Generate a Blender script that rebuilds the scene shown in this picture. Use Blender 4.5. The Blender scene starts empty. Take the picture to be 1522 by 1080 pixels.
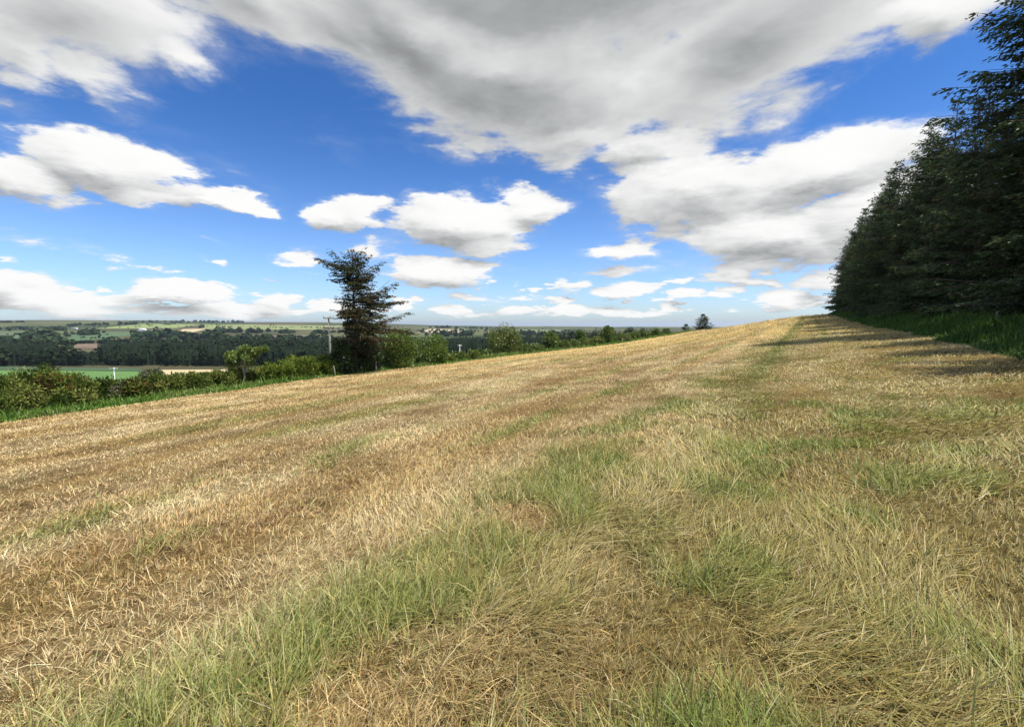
import bpy, math, random
import numpy as np

R = math.radians
rng = np.random.default_rng(7)
random.seed(7)
scene = bpy.context.scene
col = scene.collection

# ------------------------------------------------------------------ camera geometry
F, CX, CY = 676.0, 761.0, 540.0
PITCH = math.atan(60 / F)
CAMZ = 1.6
SUN_AZ, SUN_EL = R(102), R(60.5)


def ray(px, py):
    X, Y = (px - CX) / F, -(py - CY) / F
    d = np.array([X, math.cos(PITCH) + Y * math.sin(PITCH), -math.sin(PITCH) + Y * math.cos(PITCH)])
    return d / np.linalg.norm(d)


# ------------------------------------------------------------------ noise
def _hash(ix, iy, s):
    n = (ix.astype(np.int64) * 374761393 + iy.astype(np.int64) * 668265263 + s * 974634777) & 0xFFFFFFFF
    n = ((n ^ (n >> 13)) * 1274126177) & 0xFFFFFFFF
    n = n ^ (n >> 16)
    return (n & 0xFFFFFF) / float(0xFFFFFF)


def vnoise(x, y, s=0):
    x = np.asarray(x, float); y = np.asarray(y, float)
    ix, iy = np.floor(x), np.floor(y)
    fx, fy = x - ix, y - iy
    fx = fx * fx * (3 - 2 * fx); fy = fy * fy * (3 - 2 * fy)
    a = _hash(ix, iy, s); b = _hash(ix + 1, iy, s); c = _hash(ix, iy + 1, s); d = _hash(ix + 1, iy + 1, s)
    return (a * (1 - fx) + b * fx) * (1 - fy) + (c * (1 - fx) + d * fx) * fy


def fbm(x, y, s=0, o=4):
    t, a, n = 0.0, 1.0, 0.0
    for i in range(o):
        t = t + a * vnoise(x * 2 ** i + 17.3 * i, y * 2 ** i - 9.1 * i, s + i)
        n += a; a *= 0.5
    return t / n


def sstep(a, b, x):
    t = np.clip((np.asarray(x, float) - a) / (b - a), 0, 1)
    return t * t * (3 - 2 * t)


# ------------------------------------------------------------------ terrain
AZ0 = R(33)
SA, CA = math.sin(AZ0), math.cos(AZ0)


def uv(x, y):
    return x * SA + y * CA, -x * CA + y * SA


def xy(u, v):
    return u * SA - v * CA, u * CA + v * SA


def height(x, y):
    x = np.asarray(x, float); y = np.asarray(y, float)
    u, v = uv(x, y)
    up = np.maximum(u, 0)
    zu = 0.015 * u + 6e-5 * np.minimum(up, 200) ** 2
    q = np.maximum(u - 150 + 0.35 * np.maximum(v, 0), 0)
    zu = zu - 0.14 * (np.sqrt(q * q + 900) - 30)
    cross = np.where(v < -14, 1.28, -0.0916 * v)
    ov = np.maximum(v - 31, 0)
    cross = cross - 0.036 * (np.sqrt(ov * ov + 16) - 4)
    # small bank under the trees
    cross = cross + 0.35 * sstep(-5.2, -8.5, v) * (u > -60)
    zf = zu + cross - np.interp(u, [18, 45, 75, 140], [0, .35, 1.05, 1.65]) * sstep(0, 27, v)
    zf = zf + 0.10 * (fbm(x * 0.07, y * 0.07, 3, 3) - 0.5) * sstep(2, 14, np.hypot(x, y))
    r = np.hypot(x, y)
    az = np.degrees(np.arctan2(x, y))
    ridge = np.interp(az, [-60, -48, -38, -30, -20, -8, 0, 10, 40], [9, 11, 15, 14, 2, -20, -27, -30, -32])
    t = np.interp(r, [0, 1000, 1500, 2100, 2900, 3700, 5500, 9000, 40000],
                  [0, 0, 0.10, 0.34, 0.72, 1.0, 1.0, 1.0, 1.0])
    zh = -34 + (ridge + 34) * t
    zh = zh + 22 * (fbm(x * 0.0011, y * 0.0011, 11, 4) - 0.5) * sstep(1000, 2800, r)
    zh = zh - np.interp(r, [3700, 6000, 9000, 40000], [0, 30, 85, 900])
    k = 2.0
    return k * np.logaddexp(np.maximum(zf, -400) / k, zh / k)


def ground_at(px, py, tmax=9000):
    d = ray(px, py)
    q = d[None] * _TT[:, None]
    below = CAMZ + q[:, 2] < height(q[:, 0], q[:, 1])
    if not below.any():
        q = d * tmax
        return q[0], q[1], float(height(q[0], q[1]))
    i = int(np.argmax(below))
    lo, hi = _TT[max(i - 1, 0)], _TT[i]
    for _ in range(2):
        t = np.linspace(lo, hi, 40); q = d[None] * t[:, None]
        b = CAMZ + q[:, 2] < height(q[:, 0], q[:, 1])
        k = int(np.argmax(b)) if b.any() else 39
        lo, hi = t[max(k - 1, 0)], t[k]
    q = d * hi
    return q[0], q[1], float(height(q[0], q[1]))


_TT = 0.5 * 1.012 ** np.arange(820)


def on_line(px, v):
    """ground point in the vertical plane of photo column px at cross-field offset v"""
    d = ray(px, 480)
    k = d[0] / d[1]
    y = v / (-CA * k + SA)
    x = k * y
    return x, y, float(height(x, y))


def z_at(px, py, y):
    d = ray(px, py)
    return CAMZ + d[2] / d[1] * y


# ------------------------------------------------------------------ field colour and growth masks
C_PALE = np.array([.74, .60, .34]); C_TAN = np.array([.60, .44, .20]); C_BROWN = np.array([.35, .215, .095])
C_GREEN = np.array([.265, .30, .07]); C_OLIVE = np.array([.325, .285, .088]); C_GOLD = np.array([.85, .66, .29])
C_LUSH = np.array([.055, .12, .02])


def g1(v, c, w):
    return np.exp(-((v - c) / w) ** 2)


def field_masks(x, y):
    u, v = uv(x, y)
    wob = v + 0.5 * (fbm(u * 0.22, v * 0.25, 21, 3) - 0.5) * 1.6
    n_s = fbm(u * 0.30, v * 1.1, 31, 4)            # streaky along the rows
    n_i = fbm(x * 1.5, y * 1.5, 41, 5)             # blotches
    n_b = fbm(x * 0.25, y * 0.25, 51, 3)
    g = 1.0 * g1(wob, 2.15, 0.6) * sstep(0.36, 0.60, n_i * 0.75 + n_b * .25 + .03) * (1 - .5 * sstep(8, 18, u))
    g += 0.85 * g1(wob, 4.35, 0.28) * sstep(0.35, 0.6, n_b)
    g += 0.75 * g1(wob, 6.5, 0.45) * sstep(0.4, 0.6, n_i)
    g += 0.65 * g1(wob, 9.6, 0.7) * sstep(0.35, 0.6, n_b)
    g += 0.6 * g1(wob, 13.5, 0.8) * sstep(0.4, 0.6, n_b)
    g += 0.5 * g1(wob, 18.5, 0.9) * sstep(0.4, 0.65, n_b)
    g += 0.85 * sstep(1.6, 0.6, wob) * sstep(0.52, 0.66, n_i) * (1 - .6 * sstep(6, 16, u))
    g += 0.5 * sstep(0.62, 0.78, n_i * 0.7 + n_s * 0.3)
    g = np.clip(g, 0, 1)
    lod = np.clip(sstep(1.9, 0.9, wob) * sstep(0.36, 0.55, fbm(u * 0.5 + 9, v * 0.9, 61, 3)) + 0.6 * g1(wob, 3.2, .5) * sstep(.5, .65, n_b)
                  + .7 * g1(wob, 1.4, .35) * sstep(.4, .6, n_i), 0, 1)
    brown = np.clip(sstep(0.50, 0.66, n_s * 0.55 + n_i * 0.45) * 1.0 + 0.55 * g1(wob, 7.6, .7) + 0.5 * g1(wob, 5.3, .4)
                    + .55 * g1(wob, 11.5, .8) * n_s + .8 * g1(v, 0.9, .5) * g1(u, 1.6, .8), 0, 1)
    pale = np.clip(sstep(0.42, 0.62, fbm(u * 0.2 + 5, v * 0.8, 71, 4)) * 0.8 + .6 * g1(wob, 3.2, .45) + .45 * g1(wob, 8.6, .4), 0, 1)
    return u, v, g, lod, brown, pale, n_i


def field_color(x, y):
    u, v, g, lod, brown, pale, n_i = field_masks(x, y)
    c = C_TAN[None, :] + (C_PALE - C_TAN)[None, :] * pale[:, None]
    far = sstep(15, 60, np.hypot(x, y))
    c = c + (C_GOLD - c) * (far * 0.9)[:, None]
    # mower stripes along the rows, seen as fine lines far off
    st = sstep(.35, .65, fbm(u * .03, v * .9, 81, 3))
    c = c * (1 - .30 * (far * st))[:, None] * (1 - .10 * far * (np.sin(v * 2 * math.pi / 2.4 + 2 * n_i) > .3))[:, None]
    # duller olive rows beside the wood, with its shade put partly into the colour
    hl = sstep(1.8, 0.6, v + .6 * (n_i - .5)) * (1 - .5 * far)
    c = c + (C_OLIVE - c) * (hl * (.68 - .38 * sstep(5, 14, u)))[:, None]
    c = c + (C_BROWN - c) * (brown * (0.58 - .38 * far))[:, None]
    c = c + (C_OLIVE - c) * (lod * (.6 - .25 * sstep(5, 14, u)))[:, None]
    c = c + (C_GREEN - c) * (g * (0.78 - .35 * far))[:, None]
    # wheel mark of darker green along the row by the wood, and the green verges
    wm = g1(v + .5 * (n_i - .5), 1.2, .45) * sstep(5, 16, u) + g1(v, -1.0, .3) * sstep(26, 40, u) * .6
    c = c + (C_GREEN * .7 - c) * (wm * .8)[:, None]
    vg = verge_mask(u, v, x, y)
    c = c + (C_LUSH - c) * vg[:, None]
    return c


def verge_edge(u):
    """cross-field offset where the green verge along the gorse begins"""
    return 27.5 + 1.2 * sstep(6, 20, u) + 0.5 * (fbm(u * .3, u * 0, 91, 3) - .5) * 2


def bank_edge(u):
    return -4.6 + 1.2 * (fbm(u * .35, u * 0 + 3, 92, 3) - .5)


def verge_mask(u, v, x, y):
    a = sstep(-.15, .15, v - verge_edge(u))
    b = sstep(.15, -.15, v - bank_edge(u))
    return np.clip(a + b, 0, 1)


# ------------------------------------------------------------------ object helpers
def tag(o, label=None, cat=None, group=None, kind=None):
    if label: o["label"] = label
    if cat: o["category"] = cat
    if group: o["group"] = group
    if kind: o["kind"] = kind
    return o


def empty(name, loc, rz=0.0, s=1.0):
    o = bpy.data.objects.new(name, None)
    col.objects.link(o)
    o.empty_display_size = .3
    o.location = loc; o.rotation_euler = (0, 0, rz)
    o.scale = (s, s, s) if not hasattr(s, '__len__') else s
    return o


def mesh_np(name, V, faces_flat, loop_tot, mat, parent=None, colors=None, smooth=False, link=True):
    """V (n,3); faces_flat int array; loop_tot int array per face; colors (n,3) per vertex"""
    me = bpy.data.meshes.new(name)
    V = np.ascontiguousarray(V, np.float32)
    me.vertices.add(len(V)); me.vertices.foreach_set("co", V.ravel())
    me.loops.add(len(faces_flat)); me.loops.foreach_set("vertex_index", np.ascontiguousarray(faces_flat, np.int32))
    starts = np.concatenate([[0], np.cumsum(loop_tot)[:-1]]).astype(np.int32)
    me.polygons.add(len(loop_tot)); me.polygons.foreach_set("loop_start", starts)
    me.polygons.foreach_set("loop_total", np.ascontiguousarray(loop_tot, np.int32))
    if smooth:
        me.polygons.foreach_set("use_smooth", np.ones(len(loop_tot), bool))
    if colors is not None:
        at = me.color_attributes.new("tint", 'FLOAT_COLOR', 'POINT')
        c4 = np.ones((len(V), 4), np.float32); c4[:, :3] = colors
        at.data.foreach_set("color", c4.ravel())
    me.update(calc_edges=True)
    me.materials.append(mat)
    o = bpy.data.objects.new(name, me)
    if link: col.objects.link(o)
    if parent is not None: o.parent = parent
    return o


class MB:
    """collects shapes; build() links them as one mesh object"""
    def __init__(s): s.v, s.f, s.n = [], [], 0

    def add(s, V, faces):
        s.v.append(np.asarray(V, float)); s.f += [tuple(i + s.n for i in f) for f in faces]; s.n += len(V)

    def box(s, c, d, rz=0, bev=0.0):
        x, y, z = np.array(d) / 2.0
        b = min(bev, x * .4, y * .4)
        V = []
        for zz in (-z, z):
            for (sx, sy) in ((-1, -1), (1, -1), (1, 1), (-1, 1)):
                for (ax, ay) in (((b, 0), (0, b)) if sx * sy < 0 else ((0, b), (b, 0))):
                    V.append((sx * (x - ax), sy * (y - ay), zz))
        V = np.array(V); ca, sa = math.cos(rz), math.sin(rz)
        V = np.c_[V[:, 0] * ca - V[:, 1] * sa, V[:, 0] * sa + V[:, 1] * ca, V[:, 2]] + np.array(c)
        F_ = [tuple(range(7, -1, -1)), tuple(range(8, 16))]
        F_ += [(i, (i + 1) % 8, 8 + (i + 1) % 8, 8 + i) for i in range(8)]
        s.add(V, F_)

    def tube(s, pts, rad, n=8, cap=True):
        pts = np.asarray(pts, float); m = len(pts)
        rad = np.broadcast_to(np.asarray(rad, float), (m,))
        V = []
        for i in range(m):
            t = pts[min(i + 1, m - 1)] - pts[max(i - 1, 0)]
            t = t / (np.linalg.norm(t) + 1e-9)
            a = np.cross(t, (0, 0, 1.0) if abs(t[2]) < .9 else (1.0, 0, 0)); a /= np.linalg.norm(a)
            b = np.cross(t, a)
            for k in range(n):
                th = 2 * math.pi * k / n
                V.append(pts[i] + rad[i] * (a * math.cos(th) + b * math.sin(th)))
        F_ = [(i * n + k, i * n + (k + 1) % n, (i + 1) * n + (k + 1) % n, (i + 1) * n + k) for i in range(m - 1) for k in range(n)]
        if cap:
            F_.append(tuple(range(n - 1, -1, -1))); F_.append(tuple((m - 1) * n + k for k in range(n)))
        s.add(V, F_)

    def build(s, name, mat, parent=None, smooth=False):
        V = np.concatenate(s.v)
        ff = np.array([i for f in s.f for i in f]); lt = np.array([len(f) for f in s.f])
        return mesh_np(name, V, ff, lt, mat, parent, smooth=smooth)


def copy_tree(o, parent=None):
    c = o.copy(); col.objects.link(c)
    if parent is not None: c.parent = parent
    for ch in list(o.children):
        copy_tree(ch, c)
    return c


# ------------------------------------------------------------------ materials
def new_mat(name):
    m = bpy.data.materials.new(name); m.use_nodes = True
    nt = m.node_tree; nt.nodes.clear()
    return m, nt, nt.nodes, nt.links


def leaf_mat(name, transl=0.3, attr=True, colour=(.1, .1, .1), gloss=0.0, var=0.0, scale=8.0):
    m, nt, N, L = new_mat(name)
    out = N.new('ShaderNodeOutputMaterial')
    if attr:
        a = N.new('ShaderNodeAttribute'); a.attribute_name = 'tint'; c = a.outputs['Color']
    else:
        a = N.new('ShaderNodeRGB'); a.outputs[0].default_value = (*colour, 1); c = a.outputs[0]
    if var > 0:
        nz = N.new('ShaderNodeTexNoise'); nz.inputs['Scale'].default_value = scale; nz.inputs['Detail'].default_value = 2
        ge = N.new('ShaderNodeNewGeometry'); L.new(ge.outputs['Position'], nz.inputs['Vector'])
        mr = N.new('ShaderNodeMapRange'); L.new(nz.outputs['Fac'], mr.inputs['Value'])
        mr.inputs['From Min'].default_value = .3; mr.inputs['From Max'].default_value = .7
        mr.inputs['To Min'].default_value = 1 - var; mr.inputs['To Max'].default_value = 1 + var
        vm = N.new('ShaderNodeVectorMath'); vm.operation = 'SCALE'
        L.new(c, vm.inputs[0]); L.new(mr.outputs[0], vm.inputs['Scale']); c = vm.outputs[0]
    d = N.new('ShaderNodeBsdfDiffuse'); L.new(c, d.inputs['Color'])
    t = N.new('ShaderNodeBsdfTranslucent'); L.new(c, t.inputs['Color'])
    mx = N.new('ShaderNodeMixShader'); mx.inputs[0].default_value = transl
    L.new(d.outputs[0], mx.inputs[1]); L.new(t.outputs[0], mx.inputs[2])
    sh = mx.outputs[0]
    if gloss > 0:
        g = N.new('ShaderNodeBsdfGlossy'); g.inputs['Roughness'].default_value = .45
        m2 = N.new('ShaderNodeMixShader'); m2.inputs[0].default_value = gloss
        L.new(sh, m2.inputs[1]); L.new(g.outputs[0], m2.inputs[2]); sh = m2.outputs[0]
    L.new(sh, out.inputs['Surface'])
    return m


def surf_mat(name, c1, c2, scale=6.0, rough=.85, bump=.3, stretch=(1, 1, 1), detail=6):
    m, nt, N, L = new_mat(name)
    out = N.new('ShaderNodeOutputMaterial'); p = N.new('ShaderNodeBsdfPrincipled')
    tc = N.new('ShaderNodeTexCoord'); mp = N.new('ShaderNodeMapping'); mp.inputs['Scale'].default_value = stretch
    L.new(tc.outputs['Object'], mp.inputs['Vector'])
    nz = N.new('ShaderNodeTexNoise'); nz.inputs['Scale'].default_value = scale; nz.inputs['Detail'].default_value = detail
    L.new(mp.outputs[0], nz.inputs['Vector'])
    cr = N.new('ShaderNodeValToRGB'); cr.color_ramp.elements[0].position = .3; cr.color_ramp.elements[1].position = .7
    cr.color_ramp.elements[0].color = (*c1, 1); cr.color_ramp.elements[1].color = (*c2, 1)
    L.new(nz.outputs['Fac'], cr.inputs[0]); L.new(cr.outputs[0], p.inputs['Base Color'])
    p.inputs['Roughness'].default_value = rough
    b = N.new('ShaderNodeBump'); b.inputs['Strength'].default_value = bump; b.inputs['Distance'].default_value = .03
    L.new(nz.outputs['Fac'], b.inputs['Height']); L.new(b.outputs[0], p.inputs['Normal'])
    L.new(p.outputs[0], out.inputs['Surface'])
    return m


def ground_mat():
    m, nt, N, L = new_mat('field_ground')
    out = N.new('ShaderNodeOutputMaterial'); p = N.new('ShaderNodeBsdfPrincipled')
    a = N.new('ShaderNodeAttribute'); a.attribute_name = 'tint'
    ge = N.new('ShaderNodeNewGeometry')
    n1 = N.new('ShaderNodeTexNoise'); n1.inputs['Scale'].default_value = 22; n1.inputs['Detail'].default_value = 8; n1.inputs['Roughness'].default_value = .7
    n2 = N.new('ShaderNodeTexNoise'); n2.inputs['Scale'].default_value = 1.3; n2.inputs['Detail'].default_value = 6; n2.inputs['Roughness'].default_value = .65
    for n in (n1, n2): L.new(ge.outputs['Position'], n.inputs['Vector'])
    ad = N.new('ShaderNodeMath'); ad.operation = 'ADD'; L.new(n1.outputs['Fac'], ad.inputs[0]); L.new(n2.outputs['Fac'], ad.inputs[1])
    mr = N.new('ShaderNodeMapRange'); L.new(ad.outputs[0], mr.inputs['Value'])
    mr.inputs['From Min'].default_value = .7; mr.inputs['From Max'].default_value = 1.3
    mr.inputs['To Min'].default_value = .28; mr.inputs['To Max'].default_value = 1.15
    vm = N.new('ShaderNodeVectorMath'); vm.operation = 'SCALE'
    L.new(a.outputs['Color'], vm.inputs[0]); L.new(mr.outputs[0], vm.inputs['Scale'])
    L.new(vm.outputs[0], p.inputs['Base Color']); p.inputs['Roughness'].default_value = .95
    p.inputs['Specular IOR Level'].default_value = .1
    b = N.new('ShaderNodeBump'); b.inputs['Strength'].default_value = .8; b.inputs['Distance'].default_value = .06
    L.new(ad.outputs[0], b.inputs['Height']); L.new(b.outputs[0], p.inputs['Normal'])
    L.new(p.outputs[0], out.inputs['Surface'])
    return m


M = dict(
    ground=ground_mat(),
    blade=leaf_mat('grass_blade', .25, gloss=.02),
    verge=leaf_mat('verge_blade', .40, gloss=.02),
    needle=leaf_mat('spruce_needle', .15, gloss=.02),
    leaf=leaf_mat('broad_leaf', .35, gloss=.04),
    gorse=leaf_mat('gorse_spine', .2),
    farleaf=leaf_mat('far_foliage', .0),
    bark=surf_mat('spruce_bark', (.045, .035, .028), (.11, .09, .075), 5, .9, .5, (1, 1, .3)),
    greybark=surf_mat('grey_bark', (.22, .19, .16), (.42, .39, .34), 6, .9, .4, (1, 1, .3)),
    polewood=surf_mat('weathered_pole', (.22, .21, .16), (.36, .345, .28), 4, .8, .2, (1, 1, .15)),
    armwood=surf_mat('dark_crossarm', (.09, .08, .07), (.16, .14, .12), 6, .8, .2),
    whitepole=surf_mat('pale_pole', (.62, .62, .60), (.80, .80, .78), 4, .7, .1),
    ceramic=surf_mat('insulator_ceramic', (.10, .05, .035), (.16, .09, .06), 3, .3, .05),
    stone=surf_mat('pale_stone', (.22, .21, .17), (.40, .38, .33), 5, .9, .6),
    soil=surf_mat('dark_soil', (.015, .012, .01), (.05, .04, .03), 30, 1, .8),
    render=surf_mat('white_render', (.68, .68, .66), (.80, .80, .78), .4, .8, .05),
    slate=surf_mat('grey_roof', (.16, .17, .18), (.30, .31, .32), .6, .7, .1),
    tin=surf_mat('pale_tin_roof', (.50, .52, .53), (.66, .68, .69), .5, .5, .05),
    dark=surf_mat('dark_opening', (.02, .02, .02), (.05, .05, .05), 1, .6, .05),
)

# ------------------------------------------------------------------ ground sheet
def build_ground():
    fr = np.radians(np.arange(-60, 60.001, .2))
    bk = np.radians(np.arange(63, 298, 4.0))
    th = np.concatenate([fr, bk]); nt_ = len(th)
    r = [0.35]
    while r[-1] < 26000: r.append(r[-1] * 1.0185)
    r = np.array(r); nr = len(r)
    RR, TT = np.meshgrid(r, th, indexing='ij')
    x, y = RR * np.sin(TT), RR * np.cos(TT)
    x = np.concatenate([[0], x.ravel()]); y = np.concatenate([[0], y.ravel()])
    z = height(x, y)
    c = np.empty((len(x), 3))
    u, v = uv(x, y)
    rr = np.hypot(x, y)
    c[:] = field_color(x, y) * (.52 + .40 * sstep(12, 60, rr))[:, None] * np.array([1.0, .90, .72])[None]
    # country beyond the hedge: pasture of several greens, duller and mixed with heath far off
    n = fbm(x * .004, y * .004, 101, 4); n2 = fbm(x * .0016, y * .0016, 111, 3)
    g = np.array([.055, .085, .026])[None] + (np.array([.15, .16, .06]) - np.array([.055, .085, .026]))[None] * sstep(.40, .62, n)[:, None]
    g = g + (np.array([.13, .10, .06])[None] - g) * (sstep(.52, .66, n2) * .6)[:, None]
    beyond = np.clip(sstep(31.5, 33, v) + sstep(175, 190, u) + sstep(-14, -17, v), 0, 1)
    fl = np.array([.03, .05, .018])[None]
    c = c * (1 - beyond[:, None]) + g * beyond[:, None]
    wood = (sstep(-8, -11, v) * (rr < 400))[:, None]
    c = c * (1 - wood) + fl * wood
    i = np.arange(nr - 1)[:, None] * nt_ + np.arange(nt_)[None, :] + 1
    j = np.arange(nr - 1)[:, None] * nt_ + (np.arange(nt_)[None, :] + 1) % nt_ + 1
    q = np.stack([i, j, j + nt_, i + nt_], -1)[..., ::-1].reshape(-1)
    t = np.stack([np.zeros(nt_, int), 1 + np.arange(nt_), 1 + (np.arange(nt_) + 1) % nt_], -1)[:, ::-1].reshape(-1)
    ff = np.concatenate([q, t]); lt = np.concatenate([np.full((nr - 1) * nt_, 4), np.full(nt_, 3)])
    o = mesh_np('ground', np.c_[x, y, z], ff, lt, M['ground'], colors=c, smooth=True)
    return tag(o, 'mown hay field sloping down to the hedge with the valley beyond', 'field', kind='structure')


build_ground()

# ------------------------------------------------------------------ grass blades
def blades(name, x, y, length, lean, bend, direc, width, colr, mat, segs=3, lift=None):
    n = len(x)
    z = height(x, y) - .008
    if lift is not None: z = z + lift
    ts = {1: [0, 1], 2: [0, .5, 1], 3: [0, .38, .72, 1]}[segs]
    dx, dy = np.cos(direc), np.sin(direc)
    tw = direc + math.pi / 2 + rng.normal(0, .5, n)
    wx, wy = np.cos(tw), np.sin(tw)
    P = [np.stack([x, y, z], -1)]
    for k in range(1, len(ts)):
        tm = (ts[k] + ts[k - 1]) / 2; dl = (ts[k] - ts[k - 1]) * length
        a = lean + bend * tm
        P.append(P[-1] + np.stack([dx * np.sin(a) * dl, dy * np.sin(a) * dl, np.cos(a) * dl], -1))
    W = np.stack([wx, wy, rng.normal(0, .25, n)], -1)
    pr = {0: 1, .38: .9, .5: .8, .72: .6}
    vs = []
    for k in range(len(ts) - 1):
        w = W * (width * .5 * pr[ts[k]])[:, None]
        vs += [P[k] - w, P[k] + w]
    vs.append(P[-1])
    m = len(vs)
    V = np.stack(vs, 1).reshape(-1, 3)
    b = np.arange(n)[:, None] * m
    nq = len(ts) - 2
    loops, tot = [], []
    for k in range(nq):
        loops.append(b + np.array([2 * k, 2 * k + 1, 2 * k + 3, 2 * k + 2])[None]); tot.append(4)
    loops.append(b + np.array([2 * nq, 2 * nq + 1, 2 * nq + 2])[None]); tot.append(3)
    ff = np.concatenate(loops, 1).reshape(-1)
    lt = np.tile(np.array(tot), n)
    return mesh_np(name, V, ff, lt, mat, colors=np.repeat(colr, m, 0))


def sample_wedge(n, d0, d1, power, half=R(57)):
    d = np.linspace(d0, d1, 4000)
    c = np.cumsum(d * d ** -power); c = c / c[-1]
    dd = np.interp(rng.random(n), c, d)
    a = rng.uniform(-half, half, n)
    return dd * np.sin(a), dd * np.cos(a), dd


def hay(name, n, d0, d1, power, segs, label):
    x, y, d = sample_wedge(n, d0, d1, power)
    # tufts: pull part of the blades towards tuft centres
    cell = .16
    jx, jy = np.floor(x / cell), np.floor(y / cell)
    tx = (jx + _hash(jx, jy, 5)) * cell; ty = (jy + _hash(jx, jy, 6)) * cell
    pull = np.where(rng.random(n) < .6, rng.uniform(.3, .85, n), 0) * (d < 14)
    x = x + (tx - x) * pull; y = y + (ty - y) * pull
    u, v = uv(x, y)
    keep = (v < verge_edge(u) + .1) & (v > bank_edge(u) - .1) & (u < 160)
    x, y, d = x[keep], y[keep], d[keep]; n = len(x)
    u, v, g, lod, brown, pale, n_i = field_masks(x, y)
    c = field_color(x, y)
    r1 = rng.random(n)
    is_l = r1 < lod * .85
    is_g = (~is_l) & (rng.random(n) < g)
    length = rng.gamma(4.5, .013, n) + .018
    lean = np.abs(rng.normal(.75, .38, n)); bend = rng.normal(.45, .5, n)
    swirl = (fbm(x * .9, y * .9, 131, 4) - .5) * 7.0
    direc = rng.uniform(0, 2 * math.pi, n)
    comb = rng.random(n) < .55
    direc = np.where(comb, R(35) + swirl + rng.normal(0, .5, n), direc)
    # standing green tufts
    lg = rng.gamma(4, .031, n) + .03
    length = np.where(is_g, lg, length)
    lean = np.where(is_g, np.abs(rng.normal(.68, .38, n)), lean); bend = np.where(is_g, rng.normal(.8, .7, n), bend)
    direc = np.where(is_g, R(60) + swirl * .7 + rng.normal(0, 1.3, n), direc)
    # lodged swaths lying almost flat, combed in one direction
    ll = rng.gamma(5, .028, n) + .03
    length = np.where(is_l, ll, length)
    lean = np.where(is_l, rng.normal(1.05, .3, n), lean); bend = np.where(is_l, rng.normal(.6, .5, n), bend)
    direc = np.where(is_l, R(15) + swirl + rng.normal(0, .55, n), direc)
    lift = np.where(is_l, rng.uniform(0, .05, n), 0)
    px = d / 455.0
    width = np.maximum(rng.uniform(.0022, .0052, n) * np.where(is_g, 1.15, 1), px * rng.uniform(.40, .75, n))
    length = length * (1 - np.where(is_l | is_g, .62, .40) * sstep(3.5, 12, d))
    length = np.maximum(length, px * 1.7)
    # each blade its own colour: bleached straw, tan, a few green among the dry and dry among the green
    f = (1 + rng.normal(0, 1, n) * (.30 - .21 * sstep(6, 24, d))).clip(.35, 1.8)
    c = c * f[:, None]
    q = rng.random(n)
    mixc = np.where((q < .14 - .07 * (v < .8))[:, None], C_PALE[None] * 1.1, c)
    mixc = np.where(((q > .14) & (q < .26))[:, None], C_BROWN[None] * rng.uniform(.6, 1.2, n)[:, None], mixc)
    mixc = np.where(((q > .26) & (q < .33))[:, None], C_GREEN[None], mixc)
    c = c + (mixc - c) * (rng.uniform(.3, .9, n) * (1 - .78 * sstep(6, 24, d)))[:, None]
    lush = (is_g & (rng.random(n) < .45))
    c = np.where(lush[:, None], c * .4 + .6 * np.array([.17, .26, .05])[None], c)
    hj = rng.normal(0, .06, n)
    c = c * np.stack([1 + hj, np.ones(n), 1 - hj], -1)
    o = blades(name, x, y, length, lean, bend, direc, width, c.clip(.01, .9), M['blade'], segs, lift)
    return tag(o, label, 'grass', kind='stuff')


hay('grass', 330000, .75, 9, 1.45, 3, 'cut straw coloured and green grass lying over the near field')
hay('grass', 330000, 8.5, 40, 1.7, 2, 'mown tan grass stubble across the middle of the field')
hay('grass', 150000, 38, 150, 1.8, 1, 'golden mown stubble far up the field')


def strip_grass(name, n, ua, ub, edge, depth, sgn, length, colours, label, powr=1.0):
    u = ua + (ub - ua) * rng.random(n) ** powr
    v = edge(u) + sgn * (rng.random(n) ** .8) * depth
    x, y = xy(u, v); d = np.hypot(x, y)
    keep = (y > 1) & (np.abs(np.arctan2(x, y)) < R(58))
    x, y, d, u, v = x[keep], y[keep], d[keep], u[keep], v[keep]; n = len(x)
    px = d / 455.0
    e = np.abs(v - edge(u)) / depth
    hh = length * (.35 + .65 * sstep(0, .35, e)) * (.6 + .8 * fbm(x * .8, y * .8, 141, 3))
    ln = rng.gamma(9, 1 / 9., n) * hh
    width = np.maximum(rng.uniform(.005, .009, n), px * rng.uniform(.6, 1.2, n))
    t = rng.random(n)[:, None]; a, b, s = [np.array(q) for q in colours]
    c = a + (b - a) * t
    blot = sstep(.5, .72, fbm(x * .6, y * .6, 151, 3))[:, None]
    c = c + (s - c) * blot * .5
    c = c * rng.normal(1, .2, n).clip(.5, 1.6)[:, None]
    o = blades(name, x, y, ln, np.abs(rng.normal(.25, .2, n)), rng.normal(.7, .4, n), rng.uniform(0, 6.28, n), width, c, M['verge'], 2)
    return tag(o, label, 'grass', kind='stuff')


strip_grass('verge_grass', 60000, -6, 150, verge_edge, 2.2, 1, .34, ((.09, .19, .025), (.20, .31, .05), (.28, .30, .10)),
            'bright green uncut grass along the foot of the gorse hedge', 1.6)
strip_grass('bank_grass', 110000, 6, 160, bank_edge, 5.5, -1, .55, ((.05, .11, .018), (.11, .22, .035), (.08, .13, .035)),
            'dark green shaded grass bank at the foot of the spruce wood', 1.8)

# ------------------------------------------------------------------ conifers
def quads_mesh(name, C, A, B, colr, mat, parent, taper=.35):
    """leaf cards as kite shapes: centre-line start C, end C+A, half width vector B"""
    n = len(C)
    V = np.stack([C, C + A * .45 + B, C + A, C + A * .45 - B], 1).reshape(-1, 3)
    ff = np.arange(4 * n); lt = np.full(n, 4)
    return mesh_np(name, V, ff, lt, mat, parent, colors=np.repeat(colr, 4, 0))


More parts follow.
